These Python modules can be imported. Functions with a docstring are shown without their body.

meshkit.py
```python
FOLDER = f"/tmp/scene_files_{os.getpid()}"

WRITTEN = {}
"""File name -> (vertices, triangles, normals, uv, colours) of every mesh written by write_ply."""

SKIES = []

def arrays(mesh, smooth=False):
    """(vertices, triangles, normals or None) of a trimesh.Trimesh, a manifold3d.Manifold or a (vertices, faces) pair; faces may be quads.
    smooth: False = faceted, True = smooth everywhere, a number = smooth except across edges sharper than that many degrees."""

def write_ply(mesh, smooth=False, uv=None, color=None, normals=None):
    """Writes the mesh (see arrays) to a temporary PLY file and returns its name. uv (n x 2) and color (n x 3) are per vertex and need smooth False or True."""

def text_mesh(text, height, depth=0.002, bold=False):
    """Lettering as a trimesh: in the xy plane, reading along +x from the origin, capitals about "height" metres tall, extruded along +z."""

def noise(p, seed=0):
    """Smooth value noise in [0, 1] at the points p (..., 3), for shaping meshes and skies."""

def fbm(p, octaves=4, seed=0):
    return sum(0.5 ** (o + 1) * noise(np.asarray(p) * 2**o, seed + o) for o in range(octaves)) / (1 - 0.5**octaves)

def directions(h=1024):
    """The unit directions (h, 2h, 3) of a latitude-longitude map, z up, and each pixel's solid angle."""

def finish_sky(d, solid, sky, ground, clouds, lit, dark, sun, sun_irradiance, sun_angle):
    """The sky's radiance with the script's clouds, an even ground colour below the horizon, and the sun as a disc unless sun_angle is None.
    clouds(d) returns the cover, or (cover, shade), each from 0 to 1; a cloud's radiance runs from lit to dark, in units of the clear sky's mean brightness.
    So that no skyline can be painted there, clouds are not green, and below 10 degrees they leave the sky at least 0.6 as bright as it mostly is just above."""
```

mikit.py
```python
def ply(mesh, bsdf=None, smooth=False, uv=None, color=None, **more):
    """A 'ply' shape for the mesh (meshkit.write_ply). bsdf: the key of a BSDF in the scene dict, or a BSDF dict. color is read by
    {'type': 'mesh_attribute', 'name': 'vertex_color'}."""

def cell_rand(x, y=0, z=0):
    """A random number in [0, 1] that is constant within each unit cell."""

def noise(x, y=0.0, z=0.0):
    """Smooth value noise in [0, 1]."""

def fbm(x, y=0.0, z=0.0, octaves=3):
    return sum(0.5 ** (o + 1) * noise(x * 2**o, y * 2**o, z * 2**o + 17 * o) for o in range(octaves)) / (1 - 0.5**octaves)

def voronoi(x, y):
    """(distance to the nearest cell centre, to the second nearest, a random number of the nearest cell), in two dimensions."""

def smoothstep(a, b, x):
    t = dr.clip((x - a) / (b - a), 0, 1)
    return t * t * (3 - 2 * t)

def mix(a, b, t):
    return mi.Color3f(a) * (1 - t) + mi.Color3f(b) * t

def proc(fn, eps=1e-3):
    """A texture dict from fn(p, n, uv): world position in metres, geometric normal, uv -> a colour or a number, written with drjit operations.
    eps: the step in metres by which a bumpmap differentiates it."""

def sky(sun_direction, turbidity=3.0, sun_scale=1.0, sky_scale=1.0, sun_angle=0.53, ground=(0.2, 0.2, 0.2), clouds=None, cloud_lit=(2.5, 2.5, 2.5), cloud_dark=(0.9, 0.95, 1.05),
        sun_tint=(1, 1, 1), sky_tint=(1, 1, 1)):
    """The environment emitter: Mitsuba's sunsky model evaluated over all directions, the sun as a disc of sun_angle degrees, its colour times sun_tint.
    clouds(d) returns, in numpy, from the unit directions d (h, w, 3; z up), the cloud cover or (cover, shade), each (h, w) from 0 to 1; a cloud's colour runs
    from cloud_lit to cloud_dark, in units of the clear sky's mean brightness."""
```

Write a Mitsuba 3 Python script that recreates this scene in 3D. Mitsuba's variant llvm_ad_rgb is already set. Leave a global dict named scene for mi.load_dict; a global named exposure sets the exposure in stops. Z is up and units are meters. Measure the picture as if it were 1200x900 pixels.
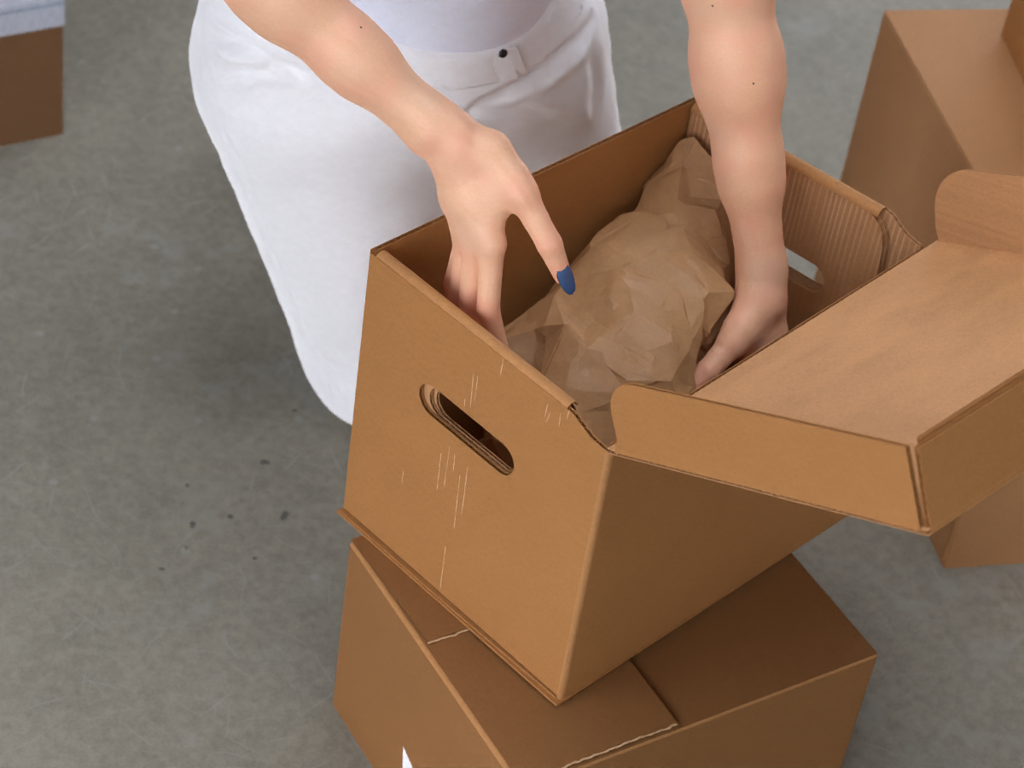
import math, random
import numpy as np, trimesh, manifold3d as m3
import drjit as dr
import mitsuba as mi
import mikit
from mikit import noise, fbm, smoothstep, mix, proc, voronoi, cell_rand

scene, labels = {}, {}
# ------------------------------------------------------------------ camera, sky, exposure
F_PX, PITCH, ROLL, CAM_H = 2838.43, 0.7170062, -0.1596186, 1.6801469
exposure = 5.45
_fw = np.array([0, math.cos(PITCH), -math.sin(PITCH)])
_r = np.array([1.0, 0, 0]); _d = np.cross(_fw, _r)
_r, _d = math.cos(ROLL) * _r + math.sin(ROLL) * _d, -math.sin(ROLL) * _r + math.cos(ROLL) * _d
_m = np.eye(4)
_m[:3, 0], _m[:3, 1], _m[:3, 2], _m[:3, 3] = -_r, -_d, _fw, [0, 0, CAM_H]
scene['camera'] = {'type': 'thinlens', 'fov': math.degrees(2 * math.atan(600 / F_PX)), 'fov_axis': 'x',
                   'to_world': mi.ScalarTransform4f(_m), 'aperture_radius': 0.0055, 'focus_distance': 1.86,
                   'near_clip': 0.05, 'far_clip': 100.0}
SUN = np.array([0.25, -0.75, 0.75])
scene['sky'] = mikit.sky(SUN, turbidity=4.0, sun_scale=0.0, sky_scale=1.0, ground=(0.3, 0.3, 0.3),
                         clouds=lambda d: (np.full(d.shape[:2], 1.0), np.full(d.shape[:2], 0.0)),
                         cloud_lit=(0.95, 0.985, 1.06), cloud_dark=(0.9, 0.95, 1.0))
SKY_GAIN = 1.0

Z = np.array([0, 0, 1.0])


# ------------------------------------------------------------------ helpers
def add(key, mesh, bsdf, smooth=False, label=None, cat=None, group=None, kind=None, **kw):
    scene[key] = mikit.ply(mesh, bsdf, smooth=smooth, **kw)
    if label or cat or kind:
        tag(key, label, cat, group, kind)


def tag(key, label=None, cat=None, group=None, kind=None):
    e = labels.setdefault(key, {})
    for k, v in (('label', label), ('category', cat), ('group', group), ('kind', kind)):
        if v:
            e[k] = v


def tm(man):
    m = man.to_mesh()
    return trimesh.Trimesh(np.array(m.vert_properties[:, :3], float), np.array(m.tri_verts, int), process=False)


def frame(mesh, o, es, et, en):
    """local (s, t, n) -> world"""
    v = np.array(mesh.vertices)
    w = np.asarray(o) + v[:, :1] * es + v[:, 1:2] * et + v[:, 2:3] * en
    f = np.array(mesh.faces)
    if np.dot(np.cross(es, et), en) < 0:
        f = f[:, ::-1]
    return trimesh.Trimesh(w, f, process=False)


def cat(*ms):
    return trimesh.util.concatenate([m for m in ms])


def boxm(x0, x1, y0, y1, z0, z1):
    return tm(m3.Manifold.cube((x1 - x0, y1 - y0, z1 - z0)).translate((x0, y0, z0)))


def arc(cx, cy, r, a0, a1, n=10):
    return [(cx + r * math.cos(math.radians(a0 + (a1 - a0) * i / n)), cy + r * math.sin(math.radians(a0 + (a1 - a0) * i / n))) for i in range(n + 1)]


def stadium(cx, cy, w, h, n=10):
    r = h / 2
    return arc(cx + w / 2 - r, cy, r, -90, 90, n) + arc(cx - w / 2 + r, cy, r, 90, 270, n)


LINER = 0.0006


def sheet(poly, th, flute='t', holes=(), pitch=0.0066, wave=True):
    """Corrugated board in local (s, t, n): two liners and a fluted medium between them, n from 0 to th. flute: the axis the flutes run along."""
    cs = m3.CrossSection([np.array(poly, float)] + [np.array(h, float) for h in holes], m3.FillRule.EvenOdd)
    top = m3.Manifold.extrude(cs, LINER)
    out = [tm(top), tm(top.translate((0, 0, th - LINER)))]
    inner_cs = cs.offset(-0.0009, m3.JoinType.Miter) if wave else cs
    full = m3.Manifold.extrude(inner_cs, th - 2 * LINER).translate((0, 0, LINER))
    if not wave:
        return cat(*out, tm(full))
    x0, y0, x1, y1 = np.min(poly, 0)[0], np.min(poly, 0)[1], np.max(poly, 0)[0], np.max(poly, 0)[1]
    lo, hi, l2, h2 = (x0, x1, y0, y1) if flute == 't' else (y0, y1, x0, x1)
    n = max(8, int((hi - lo) / pitch * 8))
    xs = np.linspace(lo - 0.002, hi + 0.002, n)
    mid, amp, q = th / 2, th / 2 - LINER - 0.00025, 0.0003
    ys = mid + amp * np.sin(xs / pitch * 2 * math.pi)
    ring = np.vstack([np.stack([xs, ys - q], 1), np.stack([xs, ys + q], 1)[::-1]])
    w = m3.Manifold.extrude(m3.CrossSection([ring]), h2 - l2 + 0.004)      # local (along, n, flute)
    mm = w.to_mesh(); v = np.array(mm.vert_properties[:, :3]); f = np.array(mm.tri_verts)
    v = np.stack([v[:, 0], v[:, 2] + l2 - 0.002, v[:, 1]], 1) if flute == 't' else np.stack([v[:, 2] + l2 - 0.002, v[:, 0], v[:, 1]], 1)
    if flute == 't':
        f = f[:, ::-1]
    wm = m3.Manifold(m3.Mesh(np.ascontiguousarray(v, np.float32), np.ascontiguousarray(f, np.uint32)))
    part = wm ^ full
    return cat(*out, tm(part)) if not part.is_empty() else cat(*out, tm(full))


def tube(pts, r, n=8):
    """swept round tube through points (one mesh)"""
    pts = np.array(pts, float)
    out = None
    for a, b in zip(pts[:-1], pts[1:]):
        s = m3.Manifold.sphere(r, n * 2)
        h = m3.Manifold.batch_hull([s.translate(tuple(a)), s.translate(tuple(b))])
        out = h if out is None else out + h
    return tm(out)


# ---- implicit surfaces: tapered capsules and ellipsoids joined by a smooth minimum, meshed by surface nets
class Field:
    def __init__(self, lo, hi, h):
        self.lo, self.h = np.array(lo, float), h
        self.n = np.ceil((np.array(hi) - lo) / h).astype(int) + 1
        self.ax = [self.lo[i] + h * np.arange(self.n[i]) for i in range(3)]
        self.d = np.full(self.n, 0.3, np.float32)

    def _sub(self, lo, hi):
        i0 = np.clip(np.floor((lo - self.lo) / self.h).astype(int), 0, self.n)
        i1 = np.clip(np.ceil((hi - self.lo) / self.h).astype(int) + 1, 0, self.n)
        sl = tuple(slice(a, b) for a, b in zip(i0, i1))
        g = np.meshgrid(*[self.ax[i][sl[i]] for i in range(3)], indexing='ij')
        return sl, np.stack(g, -1)

    def join(self, sl, d, k, sign=1):
        if d.size == 0:
            return
        old = self.d[sl]
        if sign > 0:
            h = np.maximum(k - np.abs(old - d), 0) / max(k, 1e-9)
            self.d[sl] = np.minimum(old, d) - h * h * k * 0.25
        else:
            h = np.maximum(k - np.abs(old + d), 0) / max(k, 1e-9)
            self.d[sl] = np.maximum(old, -d) + h * h * k * 0.25

    def cap(self, a, b, ra, rb=None, k=0.006, sign=1, squash=None):
        """squash: (direction, factor): the section is flattened by factor along direction"""
        a, b = np.array(a, float), np.array(b, float)
        rb = ra if rb is None else rb
        m = max(ra, rb) + k + 2.5 * self.h
        sl, p = self._sub(np.minimum(a, b) - m, np.maximum(a, b) + m)
        if p.size == 0:
            return
        ab = b - a
        t = np.clip(((p - a) @ ab) / max(ab @ ab, 1e-12), 0, 1)
        v = p - a - t[..., None] * ab
        if squash is not None:
            e = np.array(squash[0], float); e /= np.linalg.norm(e)
            c = v @ e
            v = v + (c / squash[1] - c)[..., None] * e
        self.join(sl, np.linalg.norm(v, axis=-1) - (ra + (rb - ra) * t), k, sign)

    def ell(self, c, R, k=0.01, rot=None, sign=1):
        c, R = np.array(c, float), np.array(R, float)
        m = R.max() + k + 2.5 * self.h
        sl, p = self._sub(c - m, c + m)
        if p.size == 0:
            return
        q = p - c
        if rot is not None:
            q = q @ np.array(rot, float).T        # rows of rot: local axes
        k0 = np.linalg.norm(q / R, axis=-1); k1 = np.linalg.norm(q / R ** 2, axis=-1)
        self.join(sl, k0 * (k0 - 1) / np.maximum(k1, 1e-9), k, sign)

    def cut(self, p, n):
        """keep the side of the plane that n points away from"""
        g = np.meshgrid(*self.ax, indexing='ij', sparse=True)
        self.d = np.maximum(self.d, sum((g[i] - p[i]) * n[i] for i in range(3))).astype(np.float32)

    def mesh(self, level=0.0):
        d = self.d - level
        s = d < 0
        n = self.n - 1
        corners = [(i, j, k) for i in (0, 1) for j in (0, 1) for k in (0, 1)]
        cut = lambda A, c: A[c[0]:c[0] + n[0], c[1]:c[1] + n[1], c[2]:c[2] + n[2]]
        cnt = sum(cut(s, c).astype(np.int8) for c in corners)
        act = np.argwhere((cnt > 0) & (cnt < 8))
        idx = np.full(tuple(n), -1, np.int64)
        idx[tuple(act.T)] = np.arange(len(act))
        acc, num = np.zeros((len(act), 3)), np.zeros(len(act))
        val = {c: d[tuple((act + c).T)] for c in corners}
        for c in corners:
            for ax in range(3):
                if c[ax]:
                    continue
                e = tuple(c[i] + (i == ax) for i in range(3))
                a, b = val[c], val[e]
                x = (a < 0) != (b < 0)
                t = np.where(x, a / np.where(x, a - b, 1), 0)
                p = np.tile(np.array(c, float), (len(act), 1)); p[:, ax] += t
                acc[x] += p[x]; num[x] += 1
        v = self.lo + (act + acc / num[:, None]) * self.h
        faces = []
        for ax in range(3):
            u, w = (ax + 1) % 3, (ax + 2) % 3
            sl0, sl1 = [slice(None)] * 3, [slice(None)] * 3
            sl0[ax], sl1[ax] = slice(0, -1), slice(1, None)
            a, b = s[tuple(sl0)], s[tuple(sl1)]
            e = np.argwhere(a != b)
            e = e[(e[:, u] > 0) & (e[:, w] > 0) & (e[:, u] < n[u]) & (e[:, w] < n[w])]
            o = a[tuple(e.T)]
            q = []
            for du, dw in ((1, 1), (0, 1), (0, 0), (1, 0)):
                c = e.copy(); c[:, u] -= du; c[:, w] -= dw
                q.append(idx[tuple(c.T)])
            q = np.stack(q, 1)
            q = np.where(o[:, None], q, q[:, ::-1])
            faces.append(q)
        q = np.vstack(faces)
        q = q[(q >= 0).all(1)]
        f = np.vstack([q[:, [0, 1, 2]], q[:, [0, 2, 3]]])
        return trimesh.Trimesh(v, f, process=False)


def soften(mesh, n=6):
    """Taubin smoothing with even weights"""
    from scipy.sparse import coo_matrix
    v, f = np.array(mesh.vertices), np.array(mesh.faces)
    i = np.concatenate([f[:, 0], f[:, 1], f[:, 2], f[:, 1], f[:, 2], f[:, 0]]); j = np.concatenate([f[:, 1], f[:, 2], f[:, 0], f[:, 0], f[:, 1], f[:, 2]])
    m = coo_matrix((np.ones(len(i)), (i, j)), shape=(len(v), len(v))).tocsr(); m.data[:] = 1
    deg = np.maximum(np.asarray(m.sum(1)).ravel(), 1)[:, None]
    for _ in range(n):
        for w in (0.5, -0.53):
            lap = (m @ v) / deg - v
            v = v + w * np.where(deg > 1, lap, 0)
    return trimesh.Trimesh(v, f, process=False)


def np_noise(p, scale, seed=0):
    """smooth value noise in numpy, about -1..1"""
    q = np.asarray(p) / scale + seed * 17.31
    i = np.floor(q).astype(int); f = q - i; f = f * f * (3 - 2 * f)

    def h(a, b, c):
        x = (a * 374761393 + b * 668265263 + c * 1274126177 + seed * 974711) & 0xFFFFFFFF
        x = ((x ^ (x >> 13)) * 1274126177) & 0xFFFFFFFF
        return ((x ^ (x >> 16)) & 0xFFFF) / 32767.5 - 1
    out = 0
    for a in (0, 1):
        for b in (0, 1):
            for c in (0, 1):
                w = (f[:, 0] if a else 1 - f[:, 0]) * (f[:, 1] if b else 1 - f[:, 1]) * (f[:, 2] if c else 1 - f[:, 2])
                out = out + w * h(i[:, 0] + a, i[:, 1] + b, i[:, 2] + c)
    return out


# ------------------------------------------------------------------ materials
def tex(fn, eps=1e-3):
    return proc(fn, eps)


def principled(color, rough, spec=0.4, **kw):
    return {'type': 'principled', 'base_color': color if isinstance(color, dict) else {'type': 'rgb', 'value': list(color)},
            'roughness': rough, 'specular': spec, **kw}


def kraft_fn(base):
    base = np.array(base)

    def fn(p, n, uv):
        fib = fbm(p.x * 900, p.y * 900, p.z * 900, 2)
        fib2 = noise(p.x * 330 + 5, p.y * 330, p.z * 330)
        blot = fbm(p.x * 14, p.y * 14, p.z * 14, 3)
        k = 0.78 + 0.26 * fib + 0.06 * fib2 + 0.12 * blot
        return mi.Color3f(*[float(b) for b in base]) * k
    return fn


def kraft(base):
    fn = kraft_fn(base)
    return {'type': 'twosided', 'bsdf': principled(tex(fn), 0.72, 0.25)}


scene['kraft_board'] = kraft((0.340, 0.149, 0.047))
scene['kraft_lining'] = kraft((0.44, 0.222, 0.097))
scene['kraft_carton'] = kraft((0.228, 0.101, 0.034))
scene['kraft_far'] = kraft((0.40, 0.195, 0.082))
scene['kraft_dark'] = kraft((0.155, 0.075, 0.032))
scene['torn_board'] = kraft((0.52, 0.33, 0.18))
scene['kraft_edge'] = kraft((0.37, 0.173, 0.064))


def paper_fn(p, n, uv):
    f = fbm(p.x * 700, p.y * 700, p.z * 700, 2)
    b = fbm(p.x * 22, p.y * 22, p.z * 22, 3)
    streak = noise(p.x * 60, p.y * 60, p.z * 420)
    return mi.Color3f(0.385, 0.213, 0.098) * (0.82 + 0.16 * f + 0.14 * b + 0.08 * streak)


scene['wrapping_paper'] = {'type': 'twosided', 'bsdf': principled(tex(paper_fn), 0.5, 0.35)}


def floor_fn(p, n, uv):
    big = fbm(p.x * 2.3 + 3, p.y * 2.3, 0.0, 4)
    mid = fbm(p.x * 11, p.y * 11, 4.0, 4)
    fine = fbm(p.x * 120, p.y * 120, 8.0, 3)
    grain = noise(p.x * 620, p.y * 620, 2.0)
    v = 0.205 * (0.62 + 0.36 * big + 0.30 * mid + 0.34 * fine + 0.20 * grain)
    scuff = smoothstep(0.56, 0.80, fbm(p.x * 26 + 9, p.y * 26, 3.0, 4)) * smoothstep(0.40, 0.64, fbm(p.x * 4 + 2, p.y * 4, 1.0, 3))
    # thin pale scratches in several directions
    scr = mi.Float(0)
    for i, (an, fr) in enumerate(((0.5, 22.0), (1.7, 29.0), (2.6, 20.0), (1.1, 33.0), (2.1, 26.0), (0.1, 31.0))):
        c, s = math.cos(an), math.sin(an)
        u = p.x * c + p.y * s + 0.012 * noise(p.x * 30, p.y * 30, float(i))
        w = -p.x * s + p.y * c
        cu = dr.floor(u * fr)
        on = smoothstep(0.55, 0.95, cell_rand(cu, dr.floor(w * 13 + cell_rand(cu, i) * 5), float(i) + 3))
        x = dr.abs(u * fr - cu - (0.2 + 0.6 * cell_rand(cu, 7 + i)))
        fw_ = w * 13 + cell_rand(cu, i) * 5
        lw = fw_ - dr.floor(fw_)
        scr += on * (1 - smoothstep(0.008, 0.03, x)) * smoothstep(0.1, 0.3, lw) * (1 - smoothstep(0.5, 0.8, lw))
    a, b, r = voronoi(p.x * 14, p.y * 14)
    chip = smoothstep(0.86, 0.9, r) * (1 - smoothstep(0.045, 0.075, a))
    dark = smoothstep(0.93, 0.94, cell_rand(dr.floor(p.x * 6), dr.floor(p.y * 6), 5.0)) * smoothstep(0.83, 0.88, fbm(p.x * 60, p.y * 60, 9.0, 2))
    col = mi.Color3f(1.0, 0.925, 0.74) * v
    col = mix(col, mi.Color3f(0.30, 0.30, 0.28), dr.clip(0.42 * scuff + 0.55 * scr + 0.7 * chip, 0, 1))
    return mix(col, mi.Color3f(0.05, 0.048, 0.045), dr.clip(0.7 * dark, 0, 1))


scene['concrete'] = {'type': 'twosided', 'bsdf': principled(tex(floor_fn), 0.6, 0.25)}
scene['plaster'] = {'type': 'twosided', 'bsdf': {'type': 'diffuse', 'reflectance': {'type': 'rgb', 'value': [0.27, 0.265, 0.26]}}}

KNUCKLES = []


def skin_fn(p, n, uv):
    blot = fbm(p.x * 45, p.y * 45, p.z * 45, 3)
    fine = noise(p.x * 700, p.y * 700, p.z * 700)
    vein = fbm(p.x * 20 + 7, p.y * 20, p.z * 20, 2)
    col = mi.Color3f(0.75, 0.420, 0.262) * (0.93 + 0.08 * fine)
    col = mix(col, mi.Color3f(0.75, 0.355, 0.240), smoothstep(0.35, 0.75, blot) * 0.55)
    col = mix(col, mi.Color3f(0.66, 0.44, 0.30), smoothstep(0.55, 0.8, vein) * 0.4)
    red = mi.Float(0)
    for (x, y, z, r, s) in KNUCKLES:
        d = dr.sqrt(dr.square(p.x - x) + dr.square(p.y - y) + dr.square(p.z - z))
        red += s * (1 - smoothstep(0.2, 1.0, d / r))
    col = mix(col, mi.Color3f(0.66, 0.22, 0.145), dr.clip(red, 0, 0.75))
    for (x, y, z, r) in MOLES:
        d = dr.sqrt(dr.square(p.x - x) + dr.square(p.y - y) + dr.square(p.z - z))
        col = mix(col, mi.Color3f(0.10, 0.045, 0.03), 0.9 * (1 - smoothstep(0.6, 1.1, d / r)))
    return col


def skin_bump(p, n, uv):
    return fbm(p.x * 420, p.y * 420, p.z * 420, 2) * 0.00018 + noise(p.x * 90, p.y * 90, p.z * 90) * 0.0003


MOLES = [(-0.1521, 1.5085, 0.6867, 0.0011), (0.1099, 1.6670, 0.6552, 0.0011), (0.1533, 1.6453, 0.6032, 0.0011)]


def cotton(base, f=1500.0, amt=0.10):
    def fn(p, n, uv):
        w = noise(p.x * f, p.y * f, p.z * f)
        g = fbm(p.x * 160, p.y * 160, p.z * 160, 2)
        return mi.Color3f(*base) * (1 - amt + amt * w + 0.06 * (g - 0.5))
    return {'type': 'twosided', 'bsdf': principled(tex(fn), 0.85, 0.2, sheen=0.2)}


scene['white_denim'] = cotton((0.91, 0.90, 0.925))
scene['white_jersey'] = cotton((0.83, 0.85, 0.97))
scene['nail_polish'] = principled((0.032, 0.075, 0.175), 0.28, 0.5, clearcoat=0.6)
scene['bare_nail'] = principled((0.62, 0.42, 0.38), 0.3, 0.5)
scene['hair'] = {'type': 'twosided', 'bsdf': principled((0.10, 0.055, 0.03), 0.45, 0.4)}
scene['sock_cotton'] = cotton((0.70, 0.70, 0.70))
scene['white_paper'] = {'type': 'twosided', 'bsdf': principled((0.80, 0.78, 0.80), 0.6, 0.3)}
scene['button_metal'] = principled((0.02, 0.02, 0.025), 0.4, 0.5)


def lid_fn(p, n, uv):
    w = noise(p.x * 500, p.y * 500, p.z * 120)
    return mi.Color3f(0.44, 0.45, 0.51) * (0.88 + 0.2 * w)


scene['pale_card'] = {'type': 'twosided', 'bsdf': principled(tex(lid_fn), 0.7, 0.3)}
scene['blue_trim'] = principled((0.16, 0.22, 0.32), 0.7, 0.3)

# ------------------------------------------------------------------ the room: concrete floor, white walls, daylight by a roof light and windows
X0, X1, Y0, Y1, CH = -3.0, 3.2, -2.2, 5.2, 3.0
WT = 0.2
add('floor', boxm(X0 - WT, X1 + WT, Y0 - WT, Y1 + WT, -0.1, 0.0), 'concrete', kind='structure')


def wall(key, axis, at, lo, hi, openings):
    """axis 'x': wall in the plane x = at; openings (lo, hi, z0, z1)"""
    m = m3.Manifold.cube((hi - lo, WT, CH)).translate((lo, 0, 0))
    for a, b, z0, z1 in openings:
        m -= m3.Manifold.cube((b - a, WT * 3, z1 - z0)).translate((a, -WT, z0))
    t = tm(m)
    v = np.array(t.vertices)
    if axis == 'y':
        v[:, 1] += at
        f = t.faces
    else:
        v = np.stack([v[:, 1] + at, v[:, 0], v[:, 2]], 1); f = np.array(t.faces)[:, ::-1]
    add(key, trimesh.Trimesh(v, f, process=False), 'plaster', kind='structure')


wall('wall_left', 'x', X0 - WT, Y0, Y1, [(-1.9, 0.9, 0.05, 2.9)])
wall('wall_right', 'x', X1, Y0, Y1, [])
wall('wall_rear', 'y', Y0 - WT, X0, X1, [(-2.8, 0.45, 0.05, 2.9)])
wall('wall_far', 'y', Y1, X0, X1, [(0.3, 3.0, 0.2, 2.8)])
c = m3.Manifold.cube((X1 - X0 + 2 * WT, Y1 - Y0 + 2 * WT, 0.15)).translate((X0 - WT, Y0 - WT, CH))
c -= m3.Manifold.cube((1.6, 2.2, 1)).translate((-0.45, 0.4, CH - 0.3))
add('ceiling', tm(c), 'plaster', kind='structure')
add('wall_partition', boxm(-1.30, -1.15, 1.05, Y1, 0, CH), 'plaster', kind='structure')

# ------------------------------------------------------------------ the open box
BH = 0.2094                                        # top of the lower carton
YAW = 2.4306980
A = np.array([math.cos(YAW), math.sin(YAW), 0])    # across the box, towards the kneeling person's side
B = np.array([A[1], -A[0], 0])                     # along the box, away from the camera
N = np.array([0.078704, 1.306602, BH + 0.0042])
W, L, H, TH = 0.27, 0.374, 0.285, 0.0042
L2 = 0.402                                         # the lid-side wall is pulled out a little
OB = 'open_cardboard_box'
tag(OB, 'open cardboard box with its lid folded out, stacked on a closed carton, paper bundle inside', 'cardboard box')


def corner_curve():
    """top outline near the lid-side corner: a rolled rim that stops short and a hollow cut-out"""
    return [(0.0, H - 0.004), (0.010, H - 0.003), (0.020, H - 0.001), (0.030, H + 0.0015)]


slot_c, slot_w, slot_h = (0.1435, 0.192), 0.110, 0.030
slot = stadium(*slot_c, slot_w, slot_h)
outer = [(W, 0.0048), (W, H)] + [(0.048, H)] + [(0.040, H - 0.0005)] + [(0.031, H - 0.0045), (0.021, H - 0.0085), (0.010, H - 0.0095), (0.0045, H - 0.0095), (0.0045, 0.0048)]
outer = outer[::-1]
inner = [(0.012, 0.004), (W - 0.008, 0.004), (W - 0.008, H - 0.002)] + arc(0.052 + 0.012, H - 0.002 - 0.028, 0.028, 90, 180, 8) + [(0.036, 0.10), (0.030, 0.05)]
roll_r = 0.0065


def end_wall(key, origin, es, en, liner_key, last=False):
    """key: outer ply; the folded-in liner plies; es runs from the lid side to the person's side, en points into the box"""
    m = sheet(outer, TH, 't', [slot])
    wall_ = frame(m, origin, es, Z, en)
    g = 0.0008
    lw = []
    for i in range(2):
        h = stadium(slot_c[0] - 0.003 - 0.002 * i, slot_c[1] - 0.0015 * (i + 1), slot_w - 0.008 - 0.003 * i, slot_h - 0.002)
        lw.append(frame(sheet([(x + 0.0015 * i, y) for x, y in inner], 0.0034, 't', [h]), origin + en * (TH + g + i * 0.0042), es, Z, en))
    # the rolled rim joining outer ply and liner
    prof = arc(0, 0, roll_r, 0, 180, 10) + arc(0, 0, roll_r - 0.0012, 180, 0, 10)
    rm = tm(m3.Manifold.extrude(m3.CrossSection([np.array(prof)]), W - 0.054))
    v = np.array(rm.vertices); v = np.stack([v[:, 2] + 0.048, v[:, 1] + H - roll_r + 0.003, v[:, 0] + roll_r], 1)
    rim = frame(trimesh.Trimesh(v, rm.faces, process=False), origin, es, Z, en)
    out = {key: (wall_, 'kraft_board', False), liner_key: (cat(*lw), 'kraft_lining', False), key + '__rolled_rim': (rim, 'kraft_edge', 40)}
    if last:
        return out
    for k_, (m_, b_, s_) in out.items():
        add(k_, m_, b_, smooth=s_)


end_wall(OB + '__end_wall', N, A, B, OB + '__end_liner')
d2 = (N + A * W + B * L) - (N + B * L2)
e2 = d2 / np.linalg.norm(d2)
n2 = np.array([e2[1], -e2[0], 0]); n2 = n2 if n2 @ B < 0 else -n2
LEAN_END = end_wall(OB + '__end_wall_001', N + B * L2, e2 * (np.linalg.norm(d2) / W), n2, OB + '__end_liner_001', True)

# side walls: a raw fluted top edge on the person's side, a crease to the lid on the other
add(OB + '__side_wall', frame(sheet([(0, 0), (L, 0), (L, H + 0.0035), (0, H + 0.0035)], TH, 't'), N + A * W, B, Z, -A), 'kraft_board')
# the lid side leans inward towards its far top corner
def lean(mesh, fn_, dip):
    v = np.array(mesh.vertices); q = v - N
    up_ = np.clip(q[:, 2] / H, 0, 1)
    return trimesh.Trimesh(v + A * (0.025 * fn_(q @ A, q @ B) * up_)[:, None] - Z * (dip(q @ A, q @ B) * up_)[:, None], mesh.faces, process=False)


for k_ in LEAN_END:
    mesh_, mat_, sm_ = LEAN_END[k_]
    add(k_, lean(mesh_, lambda a, b: np.clip(1 - a / W, 0, 1), lambda a, b: 0.007 * np.clip(1 - a / 0.045, 0, 1)), mat_, smooth=sm_)
add(OB + '__side_wall_001', lean(frame(sheet([(0.0045, 0), (L2, 0), (L2, H - 0.004), (0.0045, H - 0.004)], TH, 't'), N, B, Z, A), lambda a, b: np.clip(b / L2, 0, 1), lambda a, b: 0.0145 * np.clip(b / L2, 0, 1)), 'kraft_board')
# the rounded upright creases
qr = arc(0.0045, 0.0045, 0.0045, 180, 270, 6) + arc(0.0045, 0.0045, 0.0035, 270, 180, 6)
cr = tm(m3.Manifold.extrude(m3.CrossSection([np.array(qr)]), H - 0.0095))
add(OB + '__corner_crease', frame(cr, N, A, B, Z), 'kraft_edge', smooth=40)
# base, with its double edge showing under the end wall, and a tab at the corner
base = sheet([(-0.0048, -0.001), (L2 + 0.002, 0.0), (L2 + 0.002, W + 0.002), (-0.0048, W + 0.003)], 0.0021, 's', wave=False)
base2 = sheet([(-0.0012, 0.004), (0.10, 0.012), (0.10, W - 0.01), (-0.0040, W + 0.001), (-0.0034, W * 0.45)], 0.0016, 's', wave=False)
add(OB + '__base', cat(frame(base, N - Z * 0.0008, B, A, Z), frame(base2, N + Z * 0.0016, B, A, Z)), 'kraft_board')

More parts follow.
